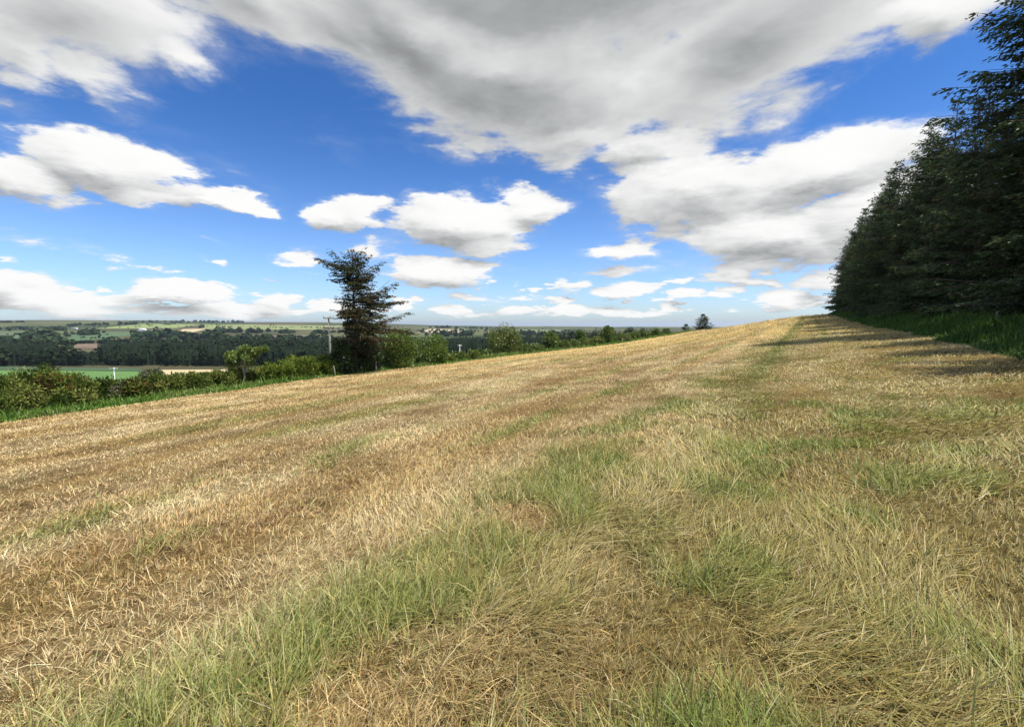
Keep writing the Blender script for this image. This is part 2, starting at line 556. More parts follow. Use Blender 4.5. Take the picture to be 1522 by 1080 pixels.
def conifer(seed, H, base, radf, elf, whorl, nb, spray, dens, c_fn, root, lean=(0, 0), trunk_r=.18, bare=0.0, droop=.25, jit=.10):
    """root gets trunk and crown. radf(h,az) branch reach, elf(h) branch elevation"""
    rg = np.random.default_rng(seed)
    mb = MB()
    hs = np.linspace(0, H, 9)
    wob = np.c_[np.cumsum(rg.normal(0, .03, 9)), np.cumsum(rg.normal(0, .03, 9))]; wob[0] = 0
    wob = wob + (hs / H)[:, None] ** 1.5 * np.array(lean)[None]
    hs2 = hs.copy(); hs2[0] = -.35
    mb.tube(np.c_[wob, hs2], np.maximum(trunk_r * (1 - hs / H) ** .8, .015), 8)
    C, A, B, K = [], [], [], []
    h = base
    while h < H - .15:
        h += whorl * rg.uniform(.7, 1.3)
        hn = h / H
        for b in range(max(3, int(rg.normal(nb, 1)))):
            az = rg.uniform(0, 2 * math.pi)
            hh = min(h + rg.normal(0, whorl * .3), H - .05)
            L = radf(hh / H, az) * rg.uniform(.5, 1.15)
            if L < .12: continue
            el = elf(hh / H) + rg.normal(0, jit)
            o = np.array([np.interp(hh, hs, wob[:, 0]), np.interp(hh, hs, wob[:, 1]), hh])
            dh = np.array([math.cos(az), math.sin(az), 0.0]); sd = np.array([-math.sin(az), math.cos(az), 0.0])
            m = 6
            t = np.linspace(0, 1, m)
            zc = L * (math.sin(el) * t - droop * .55 * t ** 1.5 * (1 - hn) + droop * .35 * t ** 3)
            bow = rg.normal(0, .08) * L
            pts = o[None] + dh[None] * (L * math.cos(el) * t)[:, None] + sd[None] * (bow * t ** 2)[:, None] + np.c_[np.zeros((m, 2)), zc]
            mb.tube(pts[[0, 2, 5]], np.array([.035, .022, .008]) * (L / 2.5) ** .5, 3, False)
            nt_ = max(4, int(L * dens))
            tt = np.sort(rg.uniform(.12 if hn > .15 else .25, 1, nt_)); tt[-1] = 1.0
            if bare > 0 and rg.random() < bare * (1.2 - hn): continue
            for k, tk in enumerate(tt):
                p = np.array([np.interp(tk, t, pts[:, i]) for i in range(3)])
                side = 1 if k % 2 else -1
                ta = rg.uniform(.55, 1.1) * side
                if tk > .93: ta *= .25
                ltw = min(1.1, L * .36) * (1.15 - .65 * tk) * rg.uniform(.6, 1.2)
                td = dh * math.cos(ta) + sd * math.sin(ta)
                ns = max(2, int(ltw / spray * 2.4))
                q = rg.random((ns, 1)) * .9
                dr = -droop * rg.uniform(.3, 1.5)
                st = p[None] + td[None] * (ltw * q) + np.array([0, 0, 1.0])[None] * (dr * ltw * q ** 1.3)
                ra = rg.normal(0, .45, (ns, 1))
                dd = td[None] * np.cos(ra) + np.cross(np.array([0, 0, 1.0]), td)[None] * np.sin(ra)
                dd = dd + np.array([0, 0, 1.0])[None] * (dr * .8 + rg.normal(0, .28, (ns, 1)))
                dd /= np.linalg.norm(dd, axis=1, keepdims=True)
                ln = spray * rg.uniform(.6, 1.35, (ns, 1))
                up = rg.normal(0, 1, (ns, 3)); w = np.cross(dd, up); w /= np.linalg.norm(w, axis=1, keepdims=True) + 1e-9
                C.append(st); A.append(dd * ln); B.append(w * ln * rg.uniform(.12, .23, (ns, 1)))
                K.append(np.repeat(c_fn(rg, hh / H, tk, az)[None], ns, 0) * rg.normal(1, .22, (ns, 1)).clip(.5, 1.6))
    mb.build('trunk', M['bark'], root, True)
    C, A, B, K = [np.concatenate(q) for q in (C, A, B, K)]
    return quads_mesh('crown', C, A, B, K.clip(.003, .6), M['needle'], root)


def forest_col(rg, h, t, az):
    a = np.array([.030, .062, .026]); b = np.array([.070, .105, .036]); c = np.array([.10, .085, .045])
    q = rg.random()
    k = a + (b - a) * rg.random()
    if q < .28: k = k + (c - k) * rg.random()
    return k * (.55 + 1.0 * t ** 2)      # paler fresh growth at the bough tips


def sitka_rad(H, Rm):
    def f(h, az):
        return Rm * 1.08 * (.55 + .45 * min(1, h / .12)) * max(0.03, (1 - h)) ** .68 * (.42 + 1.05 * float(vnoise(h * 11 + Rm * 7, math.cos(az) * 1.3 + math.sin(az) * .9 + H, 333)))
    return f


def ev(h):
    return -.10 + .55 * h ** 1.5


protos = []
for k, (H, Rm) in enumerate([(17.5, 4.6), (16.0, 4.4), (18.5, 4.8), (15.0, 4.3)]):
    e = empty('spruce_tree', (0, 0, 0))
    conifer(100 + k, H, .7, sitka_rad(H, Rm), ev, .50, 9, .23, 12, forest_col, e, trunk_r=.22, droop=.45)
    protos.append((e, H))
used = [False] * len(protos)


def place_spruce(k, x, y, s, rz, label, group, sz=1.0):
    e, H = protos[k]
    o = copy_tree(e) if used[k] else e
    used[k] = True
    o.location = (x, y, float(height(x, y)) - .1); o.rotation_euler = (0, 0, rz); o.scale = (s, s, s * sz)
    return tag(o, label, 'tree', group)


front = 'front spruces along the edge of the wood'
u = 12.0; i = 0
frow = []
while u < 168:
    frow.append((u + rng.normal(0, .4), -9.0 + rng.normal(0, .45)))
    u += 4.6 + .012 * u
for i, (uu, vv) in enumerate(frow):
    x, y = xy(uu, vv)
    s = rng.uniform(.86, 1.14) * np.interp(uu, [30, 38, 50, 80], [.74, .76, .88, 1.10]); lab = 'dark spruce in the front row of the wood along the field'
    if abs(uu - 34.5) < 2.6:
        continue
    place_spruce(i % 4, x, y, s, rng.uniform(0, 6.28), lab, front)
deep = 'spruces deep in the wood behind the front row'
for vv0, ua in ((-13.5, 6), (-18, 12)):
    u = ua
    while u < 165:
        x, y = xy(u + rng.normal(0, .8), vv0 + rng.normal(0, .8))
        if y > 4:
            place_spruce(int(rng.integers(4)), x, y, rng.uniform(.92, 1.05) * np.interp(u, [30, 50, 80], [.74, .86, 1.06]), rng.uniform(0, 6.28),
                         'spruce deep in the wood seen through gaps in the front row', deep)
        u += 4.2 + .014 * u
# the tall spruce whose boughs reach out at the edge of the picture
e = empty('spruce_tree', (0, 0, 0), 0)


def tall_rad(h, az):
    return 5.6 * max(.03, 1 - h) ** .55 * (1 + .12 * math.sin(4 * az + 11 * h))


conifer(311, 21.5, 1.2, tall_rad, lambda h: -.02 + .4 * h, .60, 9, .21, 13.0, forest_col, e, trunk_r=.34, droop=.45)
x, y = xy(34.5, -9.6)
e.location = (x, y, float(height(x, y)) - .1)
tag(e, 'tallest spruce of the wood with long drooping boughs reaching past the picture top', 'tree')

# the lone spruce by the hedge
LX, LY, LZ = on_line(527, 29.6)
e = empty('spruce_tree', (LX, LY, LZ - .05))
LH = z_at(527, 371, LY) - LZ


def lone_rad(h, az):
    # toward +x (downwind) long boughs in the lower half, short on the windward side
    cx = math.cos(az)
    right = np.interp(h, [0, .2, .36, .49, .63, .735, .84, .92, 1], [1.5, 2.9, 3.9, 4.1, 3.3, 2.5, 1.7, 1.0, .10])
    left = np.interp(h, [0, .2, .36, .49, .62, .72, .78, .84, .90, 1], [.8, 1.2, 1.4, 1.3, 1.0, 1.0, 1.4, 2.4, .9, .10])
    rag = .68 + .55 * float(vnoise(h * 9 + 3, math.cos(az) * 1.4 + math.sin(az) * .7, 222))
    return (left + (right - left) * (cx * .5 + .5) ** .8) * min(1.15, rag)


def lone_col(rg, h, t, az):
    k = np.array([.034, .056, .020]) * rg.uniform(.7, 1.3)
    br = np.array([.125, .072, .036])
    w = rg.random() ** 1.5 * (.95 if h < .75 else .5) * (1.1 if t > .4 else .5) * (.55 + .45 * (math.cos(az) > -.2))
    if h < .28: return np.array([.055, .052, .030]) * rg.uniform(.6, 1.3)
    return k + (br - k) * min(1, w)


conifer(55, LH, 1.5, lone_rad, lambda h: .05 + .30 * h + .45 * max(0, h - .9) * 5, .21, 7, .16, 16, lone_col, e, trunk_r=.17, bare=.05, droop=.2, jit=.30)
tag(e, 'lone brown tinged spruce standing in the hedge with sparse windswept boughs', 'tree')

# two small spruces on the crest of the field
for (px, pyt, pyb, y, w, lab) in ((1045, 467, 488, 186, 24, 'small dark spruce alone on the crest of the field'),
                                  (1020, 482, 490, 190, 11, 'smallest rounded spruce beside the crest spruce')):
    d = ray(px, 480); x = d[0] / d[1] * y
    zg = float(height(x, y)); top = z_at(px, pyt, y)
    H = top - zg
    e = empty('spruce_tree', (x, y, zg))
    rad = w / 2 / F * y
    vis = (z_at(px, pyt, y) - z_at(px, pyb, y)) / H

    def rf(h, az, rad=rad, vis=vis):
        t = (1 - h) / vis
        return rad * min(1.0, max(.05, t) ** .7) * 1.1
    conifer(700 + px, H, H * max(.02, 1 - vis * 1.25), rf, lambda h: .15 + .3 * h, .38, 7, .6, 5, forest_col, e, trunk_r=.2)
    tag(e, lab, 'tree')

# ------------------------------------------------------------------ broadleaf bushes
def leaf_cloud(rg, n, clumps, cr, size, up=.3):
    """n leaves around clump centres; returns start, axis, half width"""
    k = rg.integers(len(clumps), size=n)
    dirs = rg.normal(0, 1, (n, 3)); dirs /= np.linalg.norm(dirs, axis=1, keepdims=True)
    rr = rg.random((n, 1)) ** .45
    C = clumps[k] + dirs * rr * cr[k][:, None]
    A = dirs * .6 + rg.normal(0, .6, (n, 3)) + np.array([0, 0, up]); A /= np.linalg.norm(A, axis=1, keepdims=True)
    ln = size * rg.uniform(.6, 1.4, (n, 1))
    W = np.cross(A, rg.normal(0, 1, (n, 3))); W /= np.linalg.norm(W, axis=1, keepdims=True)
    return C, A * ln, W, ln, k


def bush(name, x, y, w, dpt, h, n, size, pal, label, cat, group=None, seed=1, stemr=.05, nclump=26, base=.05, mat='leaf', part='crown', aspect=.32, zoff=0):
    rg = np.random.default_rng(seed)
    z = float(height(x, y)) + zoff
    e = empty(name, (x, y, z))
    mb = MB()
    th = rg.uniform(0, 6.28, nclump); ph = rg.random(nclump)
    cl = np.c_[np.cos(th) * np.sqrt(1 - (ph * 1.6 - .7).clip(-.9, .95) ** 2) * w / 2 * .74, np.sin(th) * np.sqrt(1 - (ph * 1.6 - .7).clip(-.9, .95) ** 2) * dpt / 2 * .74,
               h * (base + (.86 - base) * ph)]
    cl *= np.c_[rg.uniform(.55, 1.08, (nclump, 2)), rg.uniform(.9, 1.06, nclump)]
    cr = rg.uniform(.13, .24, nclump) * (w + h) / 2
    cr = np.minimum(cr, cl[:, 2] + .15)
    for i in range(min(nclump, 9)):
        p1 = cl[i]
        mb.tube([(rg.normal(0, .08), rg.normal(0, .08), -.2), (p1[0] * .45, p1[1] * .45, p1[2] * .6), tuple(p1)], [stemr, stemr * .6, stemr * .2], 5)
    mb.build('stems' if part != 'crown' else 'trunk', M['greybark'] if mat == 'leaf' else M['bark'], e, True)
    C, A, W, ln, k = leaf_cloud(rg, n, cl, cr, size)
    pal = np.array(pal)
    tone = rg.random(nclump)[k]
    ci = ((tone * .65 + rg.random(n) * .35) * (len(pal) - .001)).astype(int)
    K = pal[ci] * rg.normal(1, .18, (n, 1)).clip(.5, 1.5)
    quads_mesh(part, C, A, W * ln * aspect, K, M[mat], e)
    return tag(e, label, cat, group)


G_DARK = [(.022, .045, .012), (.035, .065, .015), (.05, .085, .02)]
G_MID = [(.05, .10, .018), (.10, .165, .028), (.17, .23, .05)]
G_LIGHT = [(.12, .19, .03), (.18, .25, .045), (.27, .32, .08)]
G_GORSE = [(.025, .045, .012), (.07, .105, .022), (.15, .19, .04), (.25, .26, .075)]
G_RUST = [(.05, .05, .016), (.11, .075, .022), (.19, .10, .03)]


def bush_px(name, px, v, top, wpx, pal, label, cat, group=None, n=6000, size=.14, seed=1, dpt=None, **kw):
    x, y, z = on_line(px, v)
    h = max(.5, z_at(px, top, y) - z)
    w = wpx / F * y
    return bush(name, x, y, w, dpt or w * .8, h, n, size, pal, label, cat, group, seed, **kw)


# gorse hedge: photo column, offset, top row, width, palette
gorse = 'gorse bushes of the hedge below the field'
gl = 'dark green gorse bush in the hedge between the field and the valley'
spec = []
for px, v, top, w in ((-40, 31, 558, 60), (-8, 30.8, 560, 62), (22, 32.3, 552, 56), (48, 32.5, 543, 66), (75, 31, 556, 54), (28, 30.2, 578, 46), (-15, 29.9, 584, 50),
                      (100, 31.8, 558, 50), (70, 30.0, 582, 46), (122, 30.8, 565, 46), (112, 29.9, 582, 40), (148, 31, 567, 44), (175, 31, 570, 40), (196, 30.3, 564, 36),
                      (222, 31.2, 560, 44), (245, 30.5, 560, 38), (268, 31, 556, 42), (290, 30.6, 557, 36), (312, 31.2, 554, 40), (332, 30.4, 556, 34), (352, 31, 548, 40),
                      (376, 30.6, 552, 34), (396, 31.2, 544, 38), (416, 30.6, 541, 34), (436, 31.2, 534, 38), (455, 30.7, 532, 36), (474, 31.2, 531, 34), (488, 30.3, 536, 30)):
    spec.append((px, v, top, w))
for i, (px, v, top, w) in enumerate(spec):
    pal = G_GORSE if i % 5 else G_GORSE[1:] + G_RUST[:1]
    lab, grp = gl, gorse
    if px in (75, 196): pal, lab, grp = G_RUST[:2] + G_GORSE[1:3] + G_RUST[2:], ('rust coloured gorse bush near the high end of the hedge peak' if px == 75 else 'rusty brown gorse bush beside the olive sallow'), None
    if px >= 396: pal = [(.04, .07, .016), (.10, .15, .026), (.19, .245, .04), (.27, .30, .07)]
    bush_px('gorse_bush', px, v - .15, top - 3, w * 1.15, pal, lab, 'bush', grp, n=5200, size=.16, seed=900 + i, mat='gorse', part='foliage', aspect=.16, stemr=.03, nclump=34, base=.02)

# deciduous bushes by the lone spruce
bush_px('elder_bush', 507, 29.7, 503, 38, G_DARK, 'dark ivy green bush crowding the foot of the lone spruce', 'bush', n=7000, seed=41, size=.15)
bush_px('elder_bush', 546, 29.8, 503, 46, G_DARK, 'dark green bush between the lone spruce and the leafy hawthorns', 'bush', n=5000, seed=46, size=.13)
bush_px('hawthorn_bush', 590, 29.9, 483, 70, G_MID + G_LIGHT[:1], 'tall rounded green hawthorn just behind the lone spruce', 'bush', n=11000, seed=42, size=.15, nclump=34)
bush_px('hawthorn_bush', 634, 30.2, 495, 64, G_MID[:2] + G_LIGHT[:2], 'round green hawthorn with pale tips below the tall one', 'bush', n=9000, seed=43, size=.15, nclump=34)
bush_px('hawthorn_bush', 748, 32, 487, 62, [(.07, .11, .022), (.13, .17, .035), (.20, .235, .06)], 'round olive green hawthorn standing alone in the far hedge', 'bush', n=12000, seed=44, size=.18, nclump=44)
bush_px('hawthorn_bush', 819, 31, 492, 26, G_MID, 'narrow upright bush above the far hedge', 'bush', n=5000, seed=45, size=.2)
bush_px('hawthorn_bush', 864, 32, 492, 20, G_MID, 'small bush in the far hedge before the dark trees', 'bush', n=3500, seed=47, size=.22)
bush_px('hawthorn_bush', 905, 31, 486, 34, G_LIGHT[:2] + G_MID[:2], 'pale green spreading bush near the top of the far hedge', 'bush', n=5000, seed=48, size=.26)
bush_px('sallow_bush', 222, 36, 545, 42, [(.06, .075, .03), (.10, .115, .05), (.15, .16, .08)], 'grey olive sallow bush rising behind the gorse', 'bush', n=6000, seed=49, size=.12)
bush_px('elder_bush', 166, 30.6, 565, 34, [(.30, .28, .17), (.20, .20, .10), (.10, .12, .04)], 'bush with cream blossom in the gorse below the pale pole', 'bush', n=4200, seed=50, size=.10)
far = 'low bushes of the far hedge'
for i, (px, v, top, w) in enumerate(((662, 30, 528, 26), (680, 30.4, 524, 26), (700, 30.2, 523, 28), (718, 30.6, 520, 26), (776, 30.4, 512, 26), (796, 30.6, 513, 28), (836, 30.4, 507, 24),
                                     (852, 30.4, 504, 22), (872, 30.4, 502, 22), (888, 30.6, 500, 20), (926, 30.4, 495, 20), (942, 31, 492, 18), (958, 31, 490, 16), (974, 31, 489, 16), (990, 31, 488, 14))):
    bush_px('hedge_bush', px, v, top, w * 1.25, G_MID + G_GORSE[2:], 'low green bush of the hedge running up to the crest', 'bush', far, n=3000, size=.2, seed=1200 + i, nclump=22, base=.0)

# windswept hawthorn with pale stems
hx, hy, hz = on_line(357, 30.2)
e = empty('hawthorn_tree', (hx, hy, hz))
sc = hy / F
hb = MB()
H_ = z_at(357, 519, hy) - hz
pl = [((-.05, 0, -.2), (.10, .05, H_ * .3), (.02, 0, H_ * .55), (.34, .05, H_ * .8)), ((.10, .05, H_ * .3), (.35, -.1, H_ * .55), (.62, 0, H_ * .86)),
      ((.02, 0, H_ * .55), (-.35, .1, H_ * .72), (-.7, 0, H_ * .82)), ((.34, .05, H_ * .8), (.9, .1, H_ * .93), (1.3, 0, H_ * .97)), ((.35, -.1, H_ * .55), (.2, -.4, H_ * .8))]
for j, p in enumerate(pl):
    r0 = .085 if j == 0 else .05
    hb.tube(p, np.linspace(r0, r0 * .35, len(p)), 7)
hb.build('trunk', M['greybark'], e, True)
rg = np.random.default_rng(77)
cl = np.array([(-.95, 0, .80), (-.7, .2, .86), (-.45, -.2, .84), (-.2, .1, .92), (.1, 0, .93), (.35, .2, .95), (.6, -.1, .95), (.9, .1, .99), (1.2, 0, 1.0), (1.45, .1, .97), (.1, .4, .82), (-.3, -.5, .76), (.5, -.4, .83),
               (-.8, -.1, .70), (-.5, .1, .68), (1.0, -.2, .90), (-.6, 0, .58), (.45, .1, .68), (.75, 0, .76), (-.15, .2, .70), (-.95, .1, .66), (.2, 0, 1.03)]) * np.array([1, 1, H_])
cl[:, 2] += rg.uniform(-.12, .16, len(cl))
cr = rg.uniform(.16, .36, len(cl))
C, A, W, ln, k = leaf_cloud(rg, 4600, cl, cr, .11)
pal = np.array(G_LIGHT + G_MID[1:2]); K = pal[rg.integers(len(pal), size=len(C))] * rg.normal(1, .18, (len(C), 1)).clip(.5, 1.5)
quads_mesh('crown', C, A, W * ln * .32, K, M['leaf'], e)
tag(e, 'windswept flat topped hawthorn with pale forked stems above the gorse', 'tree')

# dark trees beyond the crest, closing the far hedge
crest = 'dark trees beyond the crest of the field'
for i, (px, top, w, y) in enumerate(((848, 489, 24, 240), (868, 488, 22, 235), (886, 487, 22, 235), (922, 488, 22, 240), (940, 486, 22, 235), (956, 487, 20, 240), (975, 489, 20, 235), (992, 490, 16, 230), (835, 492, 20, 250))):
    d = ray(px, 480); x = d[0] / d[1] * y; z = float(height(x, y))
    bush('dark_tree', x, y, w / F * y * 1.2, w / F * y, z_at(px, top, y) - z, 4500, .5, [(.012, .025, .010), (.02, .036, .014), (.032, .05, .018)],
         'dark tree standing beyond the far hedge under the skyline', 'tree', crest, seed=1400 + i, stemr=.25, nclump=40, base=.0)

# ------------------------------------------------------------------ poles, posts, stones
def pole(px, top, y, height_est, arms, rad, mat, label, lean=0.0, arm_len=1.3):
    d = ray(px, 480); x = d[0] / d[1] * y
    z = float(height(x, y)); tz = z_at(px, top, y)
    e = empty('utility_pole', (x, y, z), R(8))
    H = tz - z
    mb = MB(); mb.tube([(0, 0, -.4), (lean * .5, 0, H * .5), (lean, 0, H)], [rad, rad * .9, rad * .75], 12)
    mb.build('shaft', mat, e, True)
    for dz, ln in arms:
        a = MB(); zz = H - dz
        a.box((lean * zz / H, -rad - .05, zz), (ln, .10, .12), 0, .01)
        ao = a.build('crossarm', M['armwood'] if mat is not M['whitepole'] else M['whitepole'], e)
        for sx in (-.46, 0.18, .46):
            q = MB(); X = sx * ln + lean * zz / H
            q.tube([(X, -rad - .05, zz + .06), (X, -rad - .05, zz + .13), (X, -rad - .05, zz + .16), (X, -rad - .05, zz + .24), (X, -rad - .05, zz + .27)], [.02, .02, .055, .05, .02], 8)
            q.build('insulator', M['ceramic'] if mat is not M['whitepole'] else M['whitepole'], ao, True)
    return tag(e, label, 'utility pole')


pole(489, 470, 58, 8, ((.25, 1.25), (1.45, 1.35)), .15, M['polewood'], 'grey wooden electricity pole with two crossarms left of the lone spruce', -.0)
pole(164, 546, 130, 8, ((.25, 2.2),), .15, M['whitepole'], 'pale electricity pole standing below the gorse before the green meadow', 0)
pole(683, 512, 130, 6, ((.3, 1.2),), .17, M['whitepole'], 'small white pole behind the hedge right of the hawthorns')


def post(px, v, top, label, rad=.05, tilt=.03):
    x, y, z = on_line(px, v)
    e = empty('fence_post', (x, y, z)); H = max(.8, z_at(px, top, y) - z)
    mb = MB(); mb.tube([(0, 0, -.3), (tilt * .5, 0, H * .5), (tilt, 0.01, H * .95), (tilt, .01, H)], [rad, rad * .97, rad * .92, rad * .6], 9)
    mb.build('post', M['polewood'], e, True)
    return tag(e, label, 'post')


post(496, 29.0, 543, 'leaning grey fence post at the left foot of the lone spruce', .04, -.12)
post(557, 28.5, 537, 'short pale fence post right of the lone spruce', .038, .02)
post(1480, -7.2, 480, 'pale fence post in the dark bank under the spruces', .05, .05)


def rock(px, py, s, label, name, mat, seed):
    x, y, z = ground_at(px, py)
    rg = np.random.default_rng(seed)
    import bmesh
    bm = bmesh.new(); bmesh.ops.create_icosphere(bm, subdivisions=3, radius=1)
    k = rg.normal(0, 1, (6, 3)); k /= np.linalg.norm(k, axis=1, keepdims=True)
    for vv in bm.verts:
        c = np.array(vv.co); f = 1 + .16 * sum(math.sin(3 * float(c @ q) + j) for j, q in enumerate(k)) / 2.2
        f = min(f, *[.86 / max(.05, float(c @ q)) if float(c @ q) > .8 else 9 for q in k])
        vv.co = (c[0] * f * s[0], c[1] * f * s[1], c[2] * f * s[2])
    me = bpy.data.meshes.new(name); bm.to_mesh(me); bm.free(); me.materials.append(mat)
    o = bpy.data.objects.new(name, me); col.objects.link(o)
    o.location = (x, y, z + s[2] * .45); o.rotation_euler = (0, 0, rg.uniform(0, 3))
    return tag(o, label, 'stone' if 'stone' in name else 'clod')


rock(254, 592, (.20, .15, .10), 'pale stone lying in the grass at the hedge foot', 'field_stone', M['stone'], 3)
rock(286, 584, (.16, .14, .10), 'smaller pale stone uphill of the first by the hedge', 'field_stone', M['stone'], 4)
rock(1277, 506, (.10, .07, .07), 'dark clod of earth on the stubble near the wood', 'earth_clod', M['soil'], 5)

# ------------------------------------------------------------------ the valley
def sheet(name, corners, c1, c2, label, scale=.02, n=26, lift=.35):
    P = [np.array(ground_at(*c)) for c in corners]
    a, b, c, d = P
    s, t = np.meshgrid(np.linspace(0, 1, n), np.linspace(0, 1, n), indexing='ij')
    s, t = s[..., None], t[..., None]
    Q = (a * (1 - s) + b * s) * (1 - t) + (d * (1 - s) + c * s) * t
    Q = Q.reshape(-1, 3); Q[:, 2] = height(Q[:, 0], Q[:, 1]) + lift
    i = np.arange(n - 1)[:, None] * n + np.arange(n - 1)[None]
    ff = np.stack([i, i + 1, i + n + 1, i + n], -1).reshape(-1)
    m = surf_mat(name + '_soil', c1, c2, scale, .95, .1)
    o = mesh_np(name, Q, ff, np.full((n - 1) ** 2, 4), m, smooth=True)
    return tag(o, label, 'field', kind='structure')


sheet('green_meadow', ((-60, 586), (260, 582), (214, 552.5), (-60, 550)), (.075, .17, .03), (.11, .21, .04), 'bright green valley meadow beyond the gorse')
sheet('dark_meadow', ((-60, 549.5), (214, 552), (206, 548), (-60, 544)), (.035, .075, .025), (.05, .095, .03), 'dark green strip of meadow before the conifer wood')
sheet('straw_field', ((246, 566), (345, 564), (345, 549.5), (240, 550)), (.42, .34, .17), (.52, .42, .22), 'pale straw field below the conifer wood')
sheet('hay_strip', ((345, 552), (420, 549), (400, 546.5), (330, 548.5)), (.16, .15, .08), (.22, .20, .10), 'dull hay strip at the foot of the conifer wood')
sheet('brown_field', ((88, 517.5), (152, 517.5), (144, 511), (87, 511)), (.15, .10, .06), (.20, .135, .085), 'brown ploughed field among the dark woods')
sheet('hill_pasture', ((205, 497), (100, 510), (98, 494), (200, 493.5)), (.05, .10, .03), (.075, .125, .04), 'mid green pasture on the far slope')
sheet('hill_pasture', ((92, 509), (-60, 508), (-60, 492), (94, 494)), (.06, .10, .035), (.09, .12, .045), 'olive pasture low on the far slope')
sheet('sunlit_pasture', ((140, 488.5), (262, 487.5), (300, 482), (215, 481.5)), (.17, .23, .06), (.24, .28, .08), 'pale green sunlit pasture under the skyline')
sheet('sunlit_pasture', ((300, 489), (470, 490), (520, 484), (300, 482)), (.16, .20, .055), (.24, .26, .09), 'wide sunlit pasture on the far hill')
sheet('stubble_field', ((262, 494.3), (286, 494), (310, 488), (272, 489)), (.42, .33, .18), (.50, .40, .22), 'small pale stubble field on the far hill')
sheet('stubble_field', ((620, 494.5), (690, 494), (692, 489.5), (640, 488.5)), (.36, .29, .17), (.46, .37, .22), 'pale stubble field on the hill right of the hawthorns')
sheet('brown_field', ((388, 502.5), (460, 502.5), (452, 498.5), (392, 499.5)), (.15, .11, .075), (.22, .16, .11), 'brownish field on the far slope above the wood')
sheet('hill_pasture', ((760, 494.5), (835, 495), (838, 490.5), (770, 489.8)), (.12, .15, .06), (.17, .19, .08), 'grey green pasture on the hill beyond the round hawthorn')


# conifer plantation in the valley: one mass
def far_conifers(name, X, Y, Hh, Wd, pal, label, layers=3, sides=6, seed=5):
    rg = np.random.default_rng(seed)
    n = len(X); Z = height(X, Y)
    Vs, Fs, Cs, off = [], [], [], 0
    pal = np.array(pal)
    tone = pal[rg.integers(len(pal), size=n)] * rg.normal(1, .10, (n, 1)).clip(.6, 1.4) * (.6 + .8 * fbm(X * .02, Y * .03, 9, 3))[:, None]
    for l in range(layers):
        b = l / layers * .8; t = min(1.0, b + .55)
        r = Wd * (1 - b) ** .9 * .5
        ang = rg.uniform(0, 6.28, n)
        ring = []
        for k in range(sides):
            a = ang + 2 * math.pi * k / sides
            rr = r * rg.uniform(.6, 1.15, n)
            ring.append(np.stack([X + rr * np.cos(a), Y + rr * np.sin(a), Z + Hh * (b + rg.normal(0, .03, n))], -1))
        tip = np.stack([X, Y, Z + Hh * t], -1)
        V = np.stack(ring + [tip], 1).reshape(-1, 3)
        base = np.arange(n)[:, None, None] * (sides + 1) + off
        f = base + np.array([[k, (k + 1) % sides, sides] for k in range(sides)])[None]
        Vs.append(V); Fs.append(f.reshape(-1)); Cs.append(np.repeat(tone, sides + 1, 0)); off += len(V)
    ff = np.concatenate(Fs)
    o = mesh_np(name, np.concatenate(Vs), ff, np.full(len(ff) // 3, 3), M['farleaf'], colors=np.concatenate(Cs))
    return tag(o, label, 'wood', kind='stuff')


def in_depth(n, p0, p1, y0, y1):
    px = rng.uniform(p0, p1, n); y = rng.uniform(y0, y1, n)
    return px, (px - CX) / F * math.cos(PITCH) * y, y


DK = [(.010, .017, .011), (.012, .020, .012), (.016, .025, .013)]  # dark conifer greens with the valley's cloud shadow put into them
px, X, Y = in_depth(8000, -60, 900, 372, 520)
k = Y > 378 + 14 * (fbm(px * .012, px * 0, 5, 3) - .5)
Xa, Ya = X[k], Y[k]
px, X, Y = in_depth(9000, -60, 1000, 520, 900)
k = Y < np.interp(px, [0, 200, 320, 500, 1000], [530, 560, 680, 800, 900]) + 90 * (fbm(px * .02, px * 0, 15, 3) - .5)
Xb, Yb = X[k], Y[k]
X = np.concatenate([Xa, Xb]); Y = np.concatenate([Ya, Yb])
n = len(X)
Hh = (9.5 + 9 * fbm(X * .014, Y * .014, 8, 4)) * rng.uniform(.80, 1.10, n)
Hh = Hh * np.interp(Y, [0, 600, 1050], [1, .9, .75])
px2 = np.r_[rng.uniform(835, 1008, 260), rng.uniform(640, 860, 200)]; Y2 = rng.uniform(300, 420, 460)
X2 = (px2 - CX) / F * math.cos(PITCH) * Y2
top2 = np.interp(px2, [640, 780, 850, 880, 940, 960, 1008], [503, 499, 494, 490, 487, 488, 490.5]) + rng.uniform(0, 5, 460)
H2 = np.array([z_at(a, b, c) for a, b, c in zip(px2, top2, Y2)]) - height(X2, Y2)
# keep the brown field open
bx = [ground_at(*c) for c in ((80, 520), (160, 520), (150, 509), (82, 509))]
y_lo, y_hi = min(b[1] for b in bx), max(b[1] for b in bx)
pxx = X / Y / math.cos(PITCH) * F + CX
open_ = (pxx > 84) & (pxx < 150) & (Y > y_lo - 260) & (Y < y_hi)
Hh = np.where(open_, 2.5, Hh)
Wd = rng.uniform(2.6, 5.6, n) * np.interp(Y, [372, 1050], [.8, 1.8])
X = np.r_[X, X2]; Y = np.r_[Y, Y2]; Hh = np.r_[Hh, H2]; Wd = np.r_[Wd, rng.uniform(4, 7.5, 460)]
far_conifers('conifer_wood', X, Y, Hh, Wd, DK, 'dark conifer wood filling the valley below the field', 3, 6)


